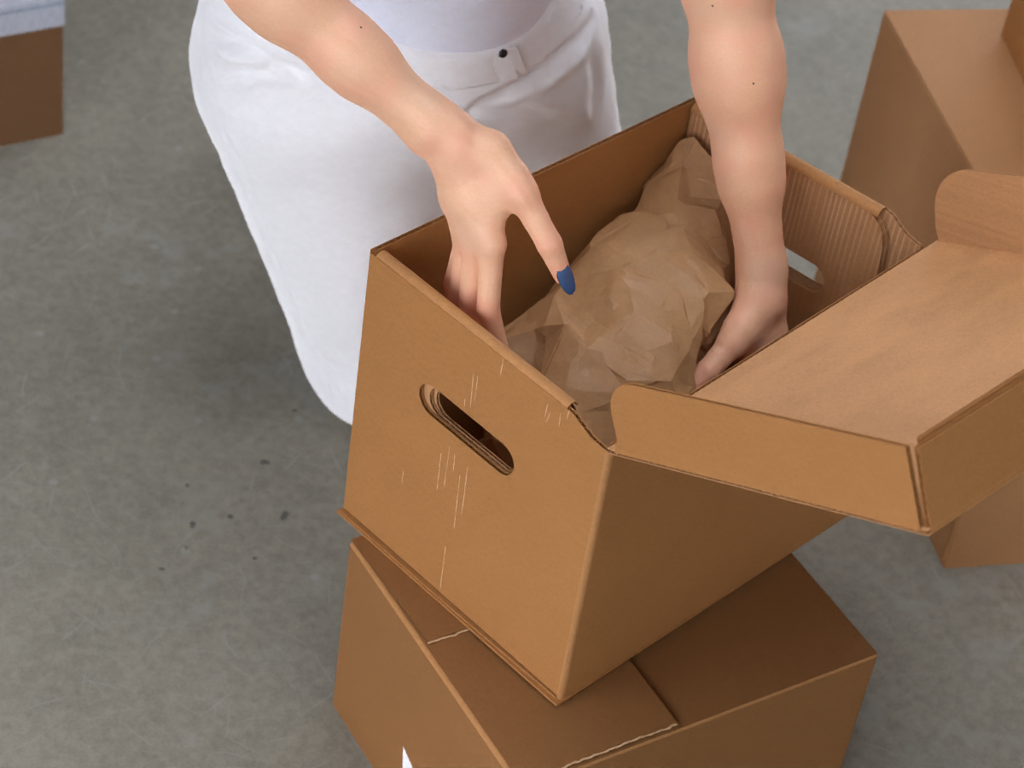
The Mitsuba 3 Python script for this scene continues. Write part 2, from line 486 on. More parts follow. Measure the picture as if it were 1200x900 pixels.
# the lid: a tray hinged on the long side, laid back outward
TILT = 0.4593
LD = -A * math.cos(TILT) + Z * math.sin(TILT)
LN = A * math.sin(TILT) + Z * math.cos(TILT)
HL, FH, LU0, LU1 = 0.2934, 0.0605, -0.001, 0.421
O = N + Z * (H - 0.004)
FAR = -0.030                                        # the far end of the hinge is drawn in towards the person
panel = sheet([(LU0, -0.003), (LU1, FAR), (LU1, HL), (LU0, HL)], TH, 's')
add(OB + '__lid', frame(panel, O - LN * TH, B, LD, LN), 'kraft_lining')
fr = 0.028
flap = [(0.004, 0.0), (HL - 0.0062, 0.0), (HL - 0.0072, FH)] + arc(0.010 + fr, FH - fr, fr, 90, 180, 8)[0:9] + [(0.010, 0.012)]
flap = flap
f_near = sheet(flap, TH, 's')
F2, r2_ = 0.066, 0.036
flap2 = [(FAR + 0.004, 0.0), (HL - 0.0085, 0.0), (HL - 0.0095, F2)] + arc(FAR + 0.001 + r2_, F2 - r2_, r2_, 90, 180, 8) + [(FAR + 0.001, 0.012)]
f_far = sheet(flap2, TH, 's')
splay = math.radians(4)
add(OB + '__lid__side_flap', frame(f_near, O + B * LU0 - LN * 0.002, LD, LN * math.cos(splay) - B * math.sin(splay) * 0.3, B), 'kraft_board')
splay = math.radians(7)
tf = LN * math.cos(splay) + B * math.sin(splay)
add(OB + '__lid__side_flap_001', frame(f_far, O + B * (LU1 - TH) - LN * 0.002, LD, tf, np.cross(LD, tf) * (1 if np.cross(LD, tf) @ B > 0 else -1)), 'kraft_lining')
lip = sheet([(LU0 + 0.003, 0.0), (LU1 - 0.003, 0.0), (LU1 - 0.003, FH)] + [(LU0 + 0.003, FH + 0.001)], TH, 's')
lip_in = sheet([(LU0 + 0.012, 0.002), (LU1 - 0.012, 0.002), (LU1 - 0.012, FH - 0.001), (LU0 + 0.012, FH - 0.001)], 0.003, 's')
add(OB + '__lid__tuck_flap', cat(frame(lip, O + LD * (HL - TH) - LN * 0.004, B, LN, LD), frame(lip_in, O + LD * (HL - TH - 0.0046) - LN * 0.0, B, LN, LD)), 'kraft_board')

# scuffs on the end wall: thin pale upright scratches around the handle slot, each (across, up) -> (across, up) on the wall
SCUFFS = ((.1660, .1498, .1649, .1079), (.1578, .1626, .1578, .1154), (.1512, .1593, .1503, .1403), (.1358, .1572, .1346, .1050), (.1425, .1426, .1405, .0837),
          (.1489, .2204, .1486, .2125), (.1438, .2497, .1422, .2155), (.1392, .2513, .1388, .2251), (.0624, .2714, .0646, .2585), (.0525, .2771, .0517, .2638),
          (.0446, .2881, .0457, .2753), (.1162, .2852, .1170, .2675), (.1470, .0585, .1458, .0088), (.205, .10, .2045, .085), (.066, .276, .067, .262))


def scuffed(p, n, uv):
    q = p - mi.Point3f(*[float(x) for x in N])
    s_ = q.x * float(A[0]) + q.y * float(A[1])
    k = mi.Float(0)
    for x0, z0, x1, z1 in SCUFFS:
        t_ = dr.clip((z0 - q.z) / (z0 - z1), 0, 1)
        dx = dr.abs(s_ - (x0 + (x1 - x0) * t_) - 0.0004 * (noise(q.z * 300, x0 * 999, 0.0) - 0.5))
        on = smoothstep(z1 - 0.002, z1 + 0.004, q.z) * (1 - smoothstep(z0 - 0.002, z0 + 0.001, q.z))
        k = dr.maximum(k, on * (1 - smoothstep(0.0002, 0.0007, dx)) * (0.35 + 0.65 * noise(q.z * 170, x0 * 777, 1.0)))
    base = kraft_fn((0.340, 0.149, 0.047))(p, n, uv)
    return mix(base, mi.Color3f(0.70, 0.45, 0.26), dr.clip(k * 0.75, 0, 1))


def ribbed(p, n, uv):
    q = p - mi.Point3f(*[float(x) for x in N])
    s_ = q.x * float(A[0]) + q.y * float(A[1])
    up = smoothstep(0.20, 0.275, q.z + 0.05 * noise(s_ * 60, 3.0, 0.0))
    rib = smoothstep(0.55, 0.95, 0.5 + 0.5 * dr.sin(s_ * 1150 + 5 * noise(s_ * 60, q.z * 8, 1.0))) * up * (0.25 + 0.75 * noise(s_ * 140, q.z * 12, 4.0))
    flute = 0.5 + 0.5 * dr.sin(s_ * 950)
    return mix(kraft_fn((0.40, 0.200, 0.085))(p, n, uv) * (0.95 + 0.06 * flute), mi.Color3f(0.68, 0.46, 0.29), rib * 0.55)


def lined(p, n, uv):
    q = p - mi.Point3f(*[float(x) for x in N])
    w_ = q.x * float(B[0]) + q.y * float(B[1])
    g_ = noise(w_ * 25, (q.z + (q.x * float(A[0]) + q.y * float(A[1])) * 0.3) * 420, 2.0)
    return kraft_fn((0.44, 0.222, 0.097))(p, n, uv) * (0.93 + 0.13 * g_)


for nm, fn_ in (('kraft_scuffed', scuffed), ('kraft_ribbed', ribbed), ('kraft_lined', lined)):
    scene[nm] = {'type': 'twosided', 'bsdf': principled(tex(fn_), 0.72, 0.25)}
for k_, m_ in ((OB + '__end_wall', 'kraft_scuffed'), (OB + '__end_liner_001', 'kraft_ribbed'), (OB + '__end_wall_001', 'kraft_ribbed'), (OB + '__lid', 'kraft_lined'), (OB + '__lid__side_flap_001', 'kraft_lined')):
    scene[k_]['bsdf'] = {'type': 'ref', 'id': m_}

# ------------------------------------------------------------------ the closed carton under it
BY = 2.1966607
a2 = np.array([math.cos(BY), math.sin(BY), 0]); B2 = np.array([a2[1], -a2[0], 0])
N2 = np.array([0.054976, 1.216799, 0.0])
bW, bL = 0.2921, 0.3551
CT = 'closed_carton'
tag(CT, 'closed cardboard carton with overlapping top flaps, standing on the floor under the open box', 'cardboard box')


def carton_body(w, l, h, r=0.004, t=0.004):
    s = m3.CrossSection.square((w - 2 * r, l - 2 * r)).translate((r, r)).offset(r, m3.JoinType.Round, 2.0, 24)
    i = m3.CrossSection.square((w - 2 * t, l - 2 * t)).translate((t, t))
    m = m3.Manifold.extrude(s, h - t) - m3.Manifold.extrude(i, h).translate((0, 0, t))
    return m


m = carton_body(bW, bL, BH - 0.0032)
m += m3.Manifold.cube((bW - 0.008, 0.004, 0.004)).translate((0.004, 0, BH - 0.0076))
# the soft, knocked corner at the floor on the far left
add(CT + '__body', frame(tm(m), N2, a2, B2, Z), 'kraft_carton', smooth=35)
t = 0.0034


def crease(p0, p1, r):
    return tube([p0, p1], r, 6)


def lw(p, q, z):
    return N2 + a2 * p + B2 * q + Z * z


# flap order from below: end flap, near flap, left flap, far flap
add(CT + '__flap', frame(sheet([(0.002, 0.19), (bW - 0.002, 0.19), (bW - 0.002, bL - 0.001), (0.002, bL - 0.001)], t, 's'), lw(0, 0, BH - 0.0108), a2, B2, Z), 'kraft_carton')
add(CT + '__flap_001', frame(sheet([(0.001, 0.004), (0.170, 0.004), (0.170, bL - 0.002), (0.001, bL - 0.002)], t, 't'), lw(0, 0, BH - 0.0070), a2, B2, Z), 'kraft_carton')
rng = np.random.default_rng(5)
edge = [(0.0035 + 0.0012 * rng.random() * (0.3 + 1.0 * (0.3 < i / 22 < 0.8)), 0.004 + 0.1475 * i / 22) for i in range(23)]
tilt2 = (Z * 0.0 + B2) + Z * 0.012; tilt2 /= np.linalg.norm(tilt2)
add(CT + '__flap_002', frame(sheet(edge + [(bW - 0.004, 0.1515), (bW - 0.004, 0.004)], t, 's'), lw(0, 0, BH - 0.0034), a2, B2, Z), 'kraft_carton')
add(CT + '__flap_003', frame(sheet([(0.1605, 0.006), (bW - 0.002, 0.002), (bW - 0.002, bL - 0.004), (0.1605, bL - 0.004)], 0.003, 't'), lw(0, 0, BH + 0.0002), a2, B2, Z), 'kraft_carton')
cr_ = 0.0036
hc = [crease(lw(cr_, cr_, BH - cr_ - 0.0002), lw(bW - cr_, cr_, BH - cr_ - 0.0002), cr_),
      crease(lw(cr_, cr_, BH - 0.0036 - cr_), lw(cr_, bL - cr_, BH - 0.0036 - cr_), cr_),
      crease(lw(cr_, bL - cr_, BH - 0.0072 - cr_), lw(bW - cr_, bL - cr_, BH - 0.0072 - cr_), cr_)]
rng = np.random.default_rng(9)
torn = lambda p0, p1, n_: tube([p0 + (p1 - p0) * i / n_ + rng.normal(size=3) * 0.0004 for i in range(n_ + 1)], 0.0011, 4)
add(CT + '__flap_002__torn_edge', torn(lw(0.0040, 0.008, BH - 0.0010), lw(0.0038, 0.150, BH - 0.0010), 40), 'torn_board', smooth=40, label='pale torn edge')
add(CT + '__flap_003__torn_edge', torn(lw(0.1600, 0.007, BH + 0.0012), lw(0.1600, 0.10, BH + 0.0012), 24), 'torn_board', smooth=40, label='pale torn edge')
add(CT + '__fold_line', cat(*hc), 'kraft_edge', smooth=40)
stk = [(0.1659, 0.0761), (0.1470, 0.0680), (0.1290, 0.0190), (0.1560, 0.0100)]
stm = tm(m3.Manifold.extrude(m3.CrossSection([np.array(stk)], m3.FillRule.EvenOdd), 0.0004))
add(CT + '__sticker', frame(stm, N2 - B2 * 0.0005, a2, Z, B2), 'white_paper', label='white paper sticker')

# ------------------------------------------------------------------ boxes at the back
GX = np.array([0.3186, 2.1845, 0.0])
gb = np.array([0.3045, -0.9525, 0]); ga = np.array([0.9525, 0.3045, 0])
GH, GL, GW = 0.365, 0.452, 0.42
SB = 'large_carton'
tag(SB, 'large sealed cardboard box at the right edge, standing on the floor under a smaller box', 'cardboard box')


def closed_box(key, o, es, et, w, l, h, mat, th=0.004, gap=0.0015, split='s'):
    add(key + '__body', frame(tm(carton_body(w, l, h, 0.003)), o, es, et, Z), mat, smooth=35)
    if split == 's':
        polys = ([(0.001, 0.001), (w / 2 - gap, 0.001), (w / 2 - gap, l - 0.001), (0.001, l - 0.001)], [(w / 2 + gap, 0.001), (w - 0.001, 0.001), (w - 0.001, l - 0.001), (w / 2 + gap, l - 0.001)])
    else:
        polys = ([(0.001, 0.001), (w - 0.001, 0.001), (w - 0.001, l - 0.001), (0.001, l - 0.001)],)
    for i, q in enumerate(polys):
        add(key + '__flap' + ('' if i == 0 else '_%03d' % i), frame(sheet(q, th, 't', wave=False), o + Z * (h - th), es, et, Z), mat)


closed_box(SB, GX, ga, gb, GW, GL, GH, 'kraft_far', split='t')
cg = 0.0040
fl_ = [tube([GX + ga * cg + gb * cg + Z * (GH - cg), GX + ga * cg + gb * (GL - cg) + Z * (GH - cg)], cg, 6), tube([GX + ga * cg + gb * (GL - cg) + Z * (GH - cg), GX + ga * (GW - cg) + gb * (GL - cg) + Z * (GH - cg)], cg, 6),
       tube([GX + ga * cg + gb * cg + Z * (GH - cg), GX + ga * (GW - cg) + gb * cg + Z * (GH - cg)], cg, 6)]
add(SB + '__fold_line', cat(*fl_), 'kraft_far', smooth=40)
ov = [tube([GX + gb * (GL - 0.004) + ga * -0.001 + Z * 0.01, GX + gb * (GL - 0.004) + ga * -0.001 + Z * (GH - 0.012)], 0.0022, 6)]
add(SB + '__side_seam', cat(*ov), 'kraft_edge', smooth=40)
S2 = 'small_carton'
p2 = np.array([0.4410, 2.175, GH + 0.0005])
tb = np.array([0.215, -0.9766, 0]); ta = np.array([0.9766, 0.215, 0])
closed_box(S2, p2, ta, tb, 0.30, 0.33, 0.22, 'kraft_board', split='t')
tag(S2, 'smaller cardboard box in the top right corner, standing on the large sealed box', 'cardboard box')

LB = 'lidded_box'
lo = np.array([-0.555, 2.235, 0.0])
la = np.array([-0.826, -0.564, 0]); lb = np.array([-0.564, 0.826, 0])
tag(LB, 'brown cardboard box with a pale blue-white lid, at the left edge behind the person', 'storage box')
add(LB + '__body', frame(tm(carton_body(0.34, 0.28, 0.155, 0.003)), lo, la, lb, Z), 'kraft_dark', smooth=35)
s = m3.CrossSection.square((0.341, 0.281)).translate((-0.0006, -0.0006))
add(LB + '__lid', frame(tm(m3.Manifold.extrude(s, 0.036)), lo + Z * 0.149, la, lb, Z), 'pale_card', label='pale blue-white lid')
add(LB + '__lid__trim', frame(boxm(-0.0008, 0.3400, -0.0011, 0.002, 0.0285, 0.0303), lo + Z * 0.149, la, lb, Z), 'blue_trim', label='thin dark blue line along the lid')

# joints of both arms and hands (R, L): elbow, wrist, then index, middle, ring, little finger and thumb from the knuckle to the tip
J = {
'Rel':(-0.2785, 1.5473, 0.7310),
'Rfa':(-0.2018, 1.5289, 0.6795),
'Rmid':(-0.1441, 1.5094, 0.6419),
'Rw':(-0.0914, 1.4993, 0.6152),
'Rw2':(-0.0733, 1.4960, 0.6083),
'Ri0':(-0.0317, 1.4559, 0.5471),
'Ri1':(-0.0274, 1.4437, 0.4935),
'Ri2':(-0.0160, 1.4395, 0.4628),
'Ri3':(-0.0068, 1.4339, 0.4412),
'Rm0':(-0.0448, 1.4656, 0.5369),
'Rm1':(-0.0419, 1.4579, 0.4763),
'Rm2':(-0.0292, 1.4498, 0.4442),
'Rm3':(-0.0177, 1.4396, 0.4249),
'Rr0':(-0.0521, 1.4785, 0.5289),
'Rr1':(-0.0521, 1.4737, 0.4656),
'Rr2':(-0.0397, 1.4679, 0.4330),
'Rr3':(-0.0281, 1.4535, 0.4180),
'Rp0':(-0.0536, 1.4908, 0.5293),
'Rp1':(-0.0591, 1.4909, 0.4731),
'Rp2':(-0.0504, 1.4797, 0.4557),
'Rp3':(-0.0418, 1.4766, 0.4369),
'Rt0':(-0.0449, 1.4905, 0.6051),
'Rt1':(-0.0151, 1.4691, 0.5880),
'Rt2':(0.0112, 1.4549, 0.5566),
'Rt3':(0.0247, 1.4526, 0.5311),
'Lel':(0.1164, 1.7106, 0.6672),
'Lfa':(0.1338, 1.6793, 0.6085),
'Lmid':(0.1668, 1.6512, 0.5231),
'Lw':(0.1928, 1.6212, 0.4354),
'Lw2':(0.1953, 1.6139, 0.4194),
'Li0':(0.1996, 1.5784, 0.3710),
'Li1':(0.1805, 1.5496, 0.3533),
'Li2':(0.1642, 1.5342, 0.3508),
'Li3':(0.1502, 1.5215, 0.3514),
'Lm0':(0.2108, 1.5923, 0.3566),
'Lm1':(0.1914, 1.5632, 0.3308),
'Lm2':(0.1735, 1.5471, 0.3276),
'Lm3':(0.1579, 1.5342, 0.3280),
'Lr0':(0.2184, 1.6093, 0.3456),
'Lr1':(0.2027, 1.5821, 0.3145),
'Lr2':(0.1848, 1.5650, 0.3100),
'Lr3':(0.1692, 1.5510, 0.3092),
'Lp0':(0.2234, 1.6251, 0.3410),
'Lp1':(0.2118, 1.6025, 0.3104),
'Lp2':(0.1985, 1.5862, 0.3039),
'Lp3':(0.1861, 1.5763, 0.3001),
'Lt0':(0.1931, 1.5992, 0.4178),
'Lt1':(0.1758, 1.5640, 0.4002),
'Lt2':(0.1580, 1.5399, 0.3847),
'Lt3':(0.1447, 1.5256, 0.3744),
}
J = {k: np.array(v) for k, v in J.items()}

# ------------------------------------------------------------------ the paper bundle in the box
BU = 'paper_bundle'


def bl(u, v, z):
    return N + A * v + B * u + Z * (z - N[2])


def bundle():
    fld = Field((-0.10, 1.35, 0.14), (0.36, 1.82, 0.54), 0.0036)
    R = np.stack([B, A, Z])
    fld.ell(bl(0.195, 0.150, 0.345), (0.136, 0.094, 0.092), 0.02, R)
    fld.ell(bl(0.245, 0.185, 0.375), (0.072, 0.066, 0.076), 0.02, R)
    fld.ell(bl(0.305, 0.200, 0.355), (0.062, 0.058, 0.092), 0.004, R)
    fld.cap(bl(0.30, 0.20, 0.385), bl(0.352, 0.250, 0.462), 0.046, 0.016, 0.012)
    fld.cap(bl(0.340, 0.160, 0.435), bl(0.235, 0.080, 0.425), 0.022, 0.020, 0.006, sign=-1)      # the gap beside the arm
    fld.ell(bl(0.075, 0.185, 0.395), (0.055, 0.045, 0.055), 0.012, R, sign=-1)      # the dark hollow at the front
    fld.cap(bl(0.20, 0.10, 0.25), bl(0.30, 0.18, 0.25), 0.05, 0.06, 0.03)
    # room for the hand that holds it from the lid side
    for c_ in 'imrpt':
        q = [J['Lw2']] + [J['L' + c_ + str(i)] for i in range(4)]
        for a_, b_ in zip(q[:-1], q[1:]):
            fld.cap(a_, b_, 0.025, 0.024, 0.012, sign=-1)
    from scipy.ndimage import gaussian_filter
    fld.d = gaussian_filter(np.clip(fld.d, -0.02, 0.02), 1.5)
    return soften(fld.mesh(), 4)


def facet(mesh, tol, noise_amp, scale, seed, rough=0.0):
    """push the surface about and let it settle into flat facets that meet in sharp folds, as creased paper does"""
    v = np.array(mesh.vertices); n = np.array(mesh.vertex_normals)
    off = noise_amp * (0.6 * np_noise(v, scale, seed) + 0.8 * (0.5 - np.abs(np_noise(v, scale * 1.3, seed + 1))) * 1.6 + 0.35 * np_noise(v, scale * 0.5, seed + 2))
    v = v + n * off[:, None]
    m = m3.Manifold(m3.Mesh(v.astype(np.float32), np.array(mesh.faces, np.uint32)))
    m = m.simplify(tol)
    return m


def crumple(m, seed):
    m1 = facet(m, 0.0060, 0.015, 0.060, seed)
    t1 = tm(m1.refine_to_length(0.0075)); t1.merge_vertices()
    m2 = facet(t1, 0.0015, 0.0042, 0.024, seed + 5)
    t2 = tm(m2.refine_to_length(0.0040)); t2.merge_vertices()
    v = np.array(t2.vertices)
    v = v + np.array(t2.vertex_normals) * (0.00045 * np_noise(v, 0.007, seed + 8))[:, None]
    return trimesh.Trimesh(v, t2.faces, process=False)


pm = crumple(bundle(), 4)
pv = np.array(pm.vertices)
rel = pv - N
uu, vv = rel @ B, rel @ A
vv = np.clip(vv, 0.02, W - 0.009); uu = np.clip(uu, 0.0165, L - 0.02)
pv = N + uu[:, None] * B + vv[:, None] * A + Z * np.maximum(rel[:, 2:3], 0.005)
for c_ in 'imrpt':                                   # the paper gives way to the hand
    q = [J['Lel'] * 0.3 + J['Lw'] * 0.7, J['Lw'], J['Lw2']] + [J['L' + c_ + str(i)] for i in range(4)]
    for k_, (a_, b_) in enumerate(zip(q[:-1], q[1:])):
        r_ = (0.032, 0.030, 0.022, 0.0165, 0.0145, 0.0135)[k_] if c_ != 't' else (0.032, 0.030, 0.024, 0.021, 0.017, 0.0145)[k_]
        t_ = np.clip(((pv - a_) @ (b_ - a_)) / ((b_ - a_) @ (b_ - a_)), 0, 1)
        w_ = pv - a_ - t_[:, None] * (b_ - a_)
        l_ = np.linalg.norm(w_, axis=1, keepdims=True)
        pv = np.where(l_ < r_, pv + w_ / np.maximum(l_, 1e-6) * (r_ - l_), pv)
add(BU, trimesh.Trimesh(pv, pm.faces, process=False), 'wrapping_paper', smooth=14,
    label='bundle wrapped in crumpled brown kraft paper lying inside the open box', cat='wrapped bundle')

# ------------------------------------------------------------------ the person
PE = 'person'
tag(PE, 'person in white trousers and t-shirt kneeling behind the open box with both hands inside', 'person')
FWD = np.array([0.5, -0.866, 0]); LFT = np.array([0.866, 0.5, 0])
HIP = np.array([-0.147, 1.860, 0.430])
hipR, hipL = HIP - LFT * 0.085, HIP + LFT * 0.085
kneeR, kneeL = np.array([-0.126, 1.862, 0.066]), np.array([0.035, 1.985, 0.066])
ankR, ankL = kneeR - FWD * 0.36 - Z * 0.015 + LFT * 0.045, kneeL - FWD * 0.36 - Z * 0.015
shR, shL = np.array([-0.160, 1.690, 0.915]), np.array([0.118, 1.795, 0.900])
NECK = (shR + shL) / 2 + Z * 0.045
WAIST = HIP + FWD * 0.025 + Z * 0.115
WAIST = np.array([-0.138, 1.842, 0.535])
HEM_P = np.array([-0.12, 1.72, 0.520])          # the waistline
HEM_N = np.array([0.25, -0.40, 1.0]); HEM_N /= np.linalg.norm(HEM_N)
FT = np.array([0.26, -0.966, 0]); LT = np.array([0.966, 0.26, 0])
RW = np.stack([LT, FT, Z])


def hand(f, s):
    g = lambda k: J[s + k]
    w2 = g('w2')
    mcp = [g(c + '0') for c in 'imrp']
    back = np.cross(mcp[0] - w2, mcp[3] - w2); back /= np.linalg.norm(back)
    # palm: metacarpals, thick and flat
    for c, r in zip('imrp', (0.0105, 0.0105, 0.010, 0.0095)):
        f.cap(w2 + (g(c + '0') - w2) * 0.15, g(c + '0'), 0.0135 if c != 'p' else 0.0115, r, 0.014)
    for a, b in ((0, 1), (1, 2), (2, 3)):
        f.cap(w2 * 0.45 + mcp[a] * 0.55, w2 * 0.45 + mcp[b] * 0.55, 0.0115, 0.011, 0.012)
    # thumb with its muscle
    f.cap(w2 * 0.6 + g('t0') * 0.4, g('t0'), 0.016, 0.0155, 0.012)
    f.cap(g('t0'), g('t1'), 0.0158, 0.0125, 0.012)
    f.cap(g('t0') * 0.25 + g('t1') * 0.75, mcp[0] * 0.85 + w2 * 0.15, 0.0085, 0.0085, 0.012)
    f.cap(g('t0') * 0.4 + g('t1') * 0.6, mcp[0] * 0.62 + w2 * 0.38, 0.010, 0.0095, 0.014)


def fingers(f, s):
    g = lambda k: J[s + k]
    for c, r in zip('imrp', (0.0092, 0.0092, 0.0086, 0.0076)):
        p = [g(c + str(i)) for i in range(4)]
        rr = [r * 1.08, r * 1.0, r * 0.87, r * 0.70]
        for i in range(3):
            mid = (p[i] + p[i + 1]) / 2
            f.cap(p[i], mid, rr[i], (rr[i] + rr[i + 1]) / 2 * 0.955, 0.0008)
            f.cap(mid, p[i + 1], (rr[i] + rr[i + 1]) / 2 * 0.955, rr[i + 1], 0.0008)
    p = [g('t1'), g('t2'), g('t3')]
    f.cap(p[0], (p[0] + p[1]) / 2, 0.0120, 0.0100, 0.002)
    f.cap((p[0] + p[1]) / 2, p[1], 0.0100, 0.0099, 0.002)
    f.cap(p[1], p[2], 0.0099, 0.0072, 0.002)


def arm(f, s, sh):
    g = lambda k: J[s + k]
    el, w, w2 = g('el'), g('w'), g('w2')
    mc = (g('i0') + g('p0')) / 2
    flat = np.cross(g('i0') - w2, g('p0') - w2); flat /= np.linalg.norm(flat)
    ax = w - el
    q = (0.0300, 0.0315, 0.0255, 0.0228) if s == 'R' else (0.0335, 0.0350, 0.0262, 0.0222)
    f.cap(el, el + ax * 0.35, q[0], q[1], 0.03)
    f.cap(el + ax * 0.30, el + ax * 0.68, q[1], q[2], 0.02)
    f.cap(el + ax * 0.64, w, q[2], q[3], 0.02, squash=(flat, 0.88))
    f.cap(w, w2, q[3], 0.0212, 0.015, squash=(flat, 0.80))
    f.cap(w2, w2 * 0.75 + mc * 0.25, 0.0210, 0.0195, 0.015, squash=(flat, 0.72))
    f.cap(sh, el, 0.044, q[0] + 0.002, 0.03)


def limb_mesh(s, sh, lo, hi):
    f = Field(lo, hi, 0.0020)
    arm(f, s, sh)
    hand(f, s)
    h = Field(lo, hi, 0.0020)
    fingers(h, s)
    sl = tuple(slice(None) for _ in range(3))
    f.join(sl, h.d, 0.0045)
    return soften(f.mesh(), 2)


pts = lambda s: np.array([J[k] for k in J if k[0] == s])
bR, bL_ = pts('R'), pts('L')
mR = limb_mesh('R', shR, np.minimum(bR.min(0), shR) - 0.06, np.maximum(bR.max(0), shR) + 0.06)
mL = limb_mesh('L', shL, np.minimum(bL_.min(0), shL) - 0.06, np.maximum(bL_.max(0), shL) + 0.06)
f = Field((-0.5, 1.4, 0.4), (0.4, 2.1, 1.3), 0.008)
RT = np.stack([LFT, FWD, Z])
f.ell(HIP + Z * 0.03, (0.150, 0.105, 0.11), 0.05, RT)
f.ell(WAIST, (0.100, 0.085, 0.11), 0.06, RW)
CH_ = (shR + shL) / 2 - Z * 0.12 - FWD * 0.01
f.ell(CH_, (0.130, 0.090, 0.150), 0.05, RT)
f.cap(shR + LFT * 0.02, shL - LFT * 0.02, 0.05, 0.05, 0.05)
f.cap(NECK - Z * 0.02, NECK + Z * 0.10 + FWD * 0.035, 0.047, 0.045, 0.03)
HEAD = NECK + Z * 0.165 + FWD * 0.075
hup = (Z * 0.83 - FWD * -0.0 + FWD * 0.0); hup = np.array([0.25 * FWD[0] * -1 + 0, 0, 0]) * 0 + Z * 0.82 + FWD * 0.57
hup /= np.linalg.norm(hup); hf = np.cross(LFT, hup); hf = hf if hf @ FWD > 0 else -hf
RH = np.stack([LFT, hf, hup])
f.ell(HEAD + hup * 0.02 - hf * 0.01, (0.073, 0.090, 0.092), 0.02, RH)
f.ell(HEAD - hup * 0.045 + hf * 0.025, (0.054, 0.062, 0.062), 0.03, RH)
f.cap(HEAD + hf * 0.085 - hup * 0.000, HEAD + hf * 0.100 - hup * 0.028, 0.007, 0.011, 0.012)
f.ell(HEAD + hf * 0.083 - hup * 0.055, (0.022, 0.008, 0.008), 0.006, RH)
for sgn in (-1, 1):
    f.ell(HEAD + hf * 0.083 + LFT * sgn * 0.031 + hup * 0.004, (0.014, 0.008, 0.008), 0.008, RH, sign=-1)
    f.ell(HEAD + hf * 0.075 + LFT * sgn * 0.031 + hup * 0.003, (0.012, 0.009, 0.009), 0.003, RH)
    f.ell(HEAD - hf * 0.005 + LFT * sgn * 0.074 - hup * 0.012, (0.008, 0.018, 0.030), 0.006, RH)
mT = soften(f.mesh(), 3)
body = cat(mR, mL, mT)
for s in 'RL':
    for c in 'imrp':
        KNUCKLES.append((*J[s + c + '1'], 0.021, 0.5)); KNUCKLES.append((*J[s + c + '0'], 0.02, 0.25)); KNUCKLES.append((*J[s + c + '3'], 0.022, 0.55))
    KNUCKLES.append((*J[s + 't2'], 0.016, 0.45)); KNUCKLES.append((*J[s + 't3'], 0.020, 0.6)); KNUCKLES.append((*J[s + 't1'], 0.022, 0.3))
scene['skin'] = {'type': 'twosided', 'bsdf': {'type': 'bumpmap', 'arbitrary': {**tex(skin_bump, 5e-4)}, 'bsdf': principled(tex(skin_fn), 0.45, 0.35), 'scale': 1.0}}
add(PE + '__body', body, 'skin', smooth=True)

# hair
f = Field(HEAD - 0.18, HEAD + 0.18, 0.005)
f.ell(HEAD + hup * 0.030 - hf * 0.020, (0.082, 0.092, 0.095), 0.02, RH)
f.ell(HEAD - hf * 0.085 + hup * 0.02, (0.045, 0.045, 0.045), 0.02, RH)
f.ell(HEAD + hf * 0.075 - hup * 0.03, (0.066, 0.075, 0.085), 0.015, RH, sign=-1)
hm = f.mesh(); hv = np.array(hm.vertices)
hm = trimesh.Trimesh(hv + np.array(hm.vertex_normals) * (0.002 * np.sin(((hv - HEAD) @ LFT) * 900))[:, None], hm.faces, process=False)
add(PE + '__hair', hm, 'hair', smooth=True, label='brown hair tied in a bun')


# nails
def nail(key, base, tip, up, w, ln, mat, lab=None):
    ax = tip - base; ax /= np.linalg.norm(ax)
    up = up - ax * (up @ ax); up /= np.linalg.norm(up)
    sd = np.cross(ax, up)
    n, k = 12, 9
    V, Fc = [], []
    for i in range(n + 1):
        q = i / n
        half = w / 2 * math.sqrt(max(0.0, 1 - max(0, (q - 0.30) / 0.70) ** 2.0)) * (0.80 + 0.20 * min(1, q / 0.2)) + 1e-5
        for j in range(k + 1):
            x = (j / k * 2 - 1) * half
            h = math.sqrt(max(1e-9, (w * 0.70) ** 2 - x * x)) - w * 0.70
            V.append(base + ax * (ln * q) + sd * x + up * (h - 0.0012 * (q - 0.3) ** 2 * 4 + (0.0004 if 0 < q < 1 else 0)))
    for i in range(n):
        for j in range(k):
            a = i * (k + 1) + j
            Fc += [(a, a + 1, a + k + 2), (a, a + k + 2, a + k + 1)]
    m0 = trimesh.Trimesh(np.array(V), Fc, process=False)
    under = trimesh.Trimesh(np.array(V) - up * 0.0009, [t_[::-1] for t_ in Fc], process=False)
    add(key, cat(m0, under), mat, smooth=True, label=lab)


def fnail(s, c, key, w, ln, up):
    a, b = J[s + c + '2'], J[s + c + '3']
    ax = (b - a) / np.linalg.norm(b - a)
    r = 0.0066
    upo = up - ax * (up @ ax); upo /= np.linalg.norm(upo)
    nail(key, b - ax * (0.0065 if c != 't' else 0.0085 if s == 'R' else 0.0150) + upo * (r + 0.0016), b + ax * 0.012 + upo * (r + 0.0002), upo, w, ln, 'nail_polish', 'dark blue nail polish')


cnt = 0
for s in 'RL':
    w2 = J[s + 'w2']
    back = np.cross(J[s + 'i0'] - w2, J[s + 'p0'] - w2); back /= np.linalg.norm(back)
    if back @ (np.array([0, 0, CAM_H]) - w2) < 0 and s == 'R':
        back = -back
    for c in 'imrp':
        fnail(s, c, PE + '__fingernail' + ('' if cnt == 0 else '_%03d' % cnt), 0.0105, 0.017, back if s == 'R' else -back)
        cnt += 1
    fnail(s, 't', PE + '__fingernail_%03d' % cnt, 0.0128, 0.0260 if s == 'R' else 0.0150, ((np.array([0, 0, CAM_H]) - J[s + 't3']) + LFT * 0.55) if s == 'R' else -A - Z * 0.8); cnt += 1

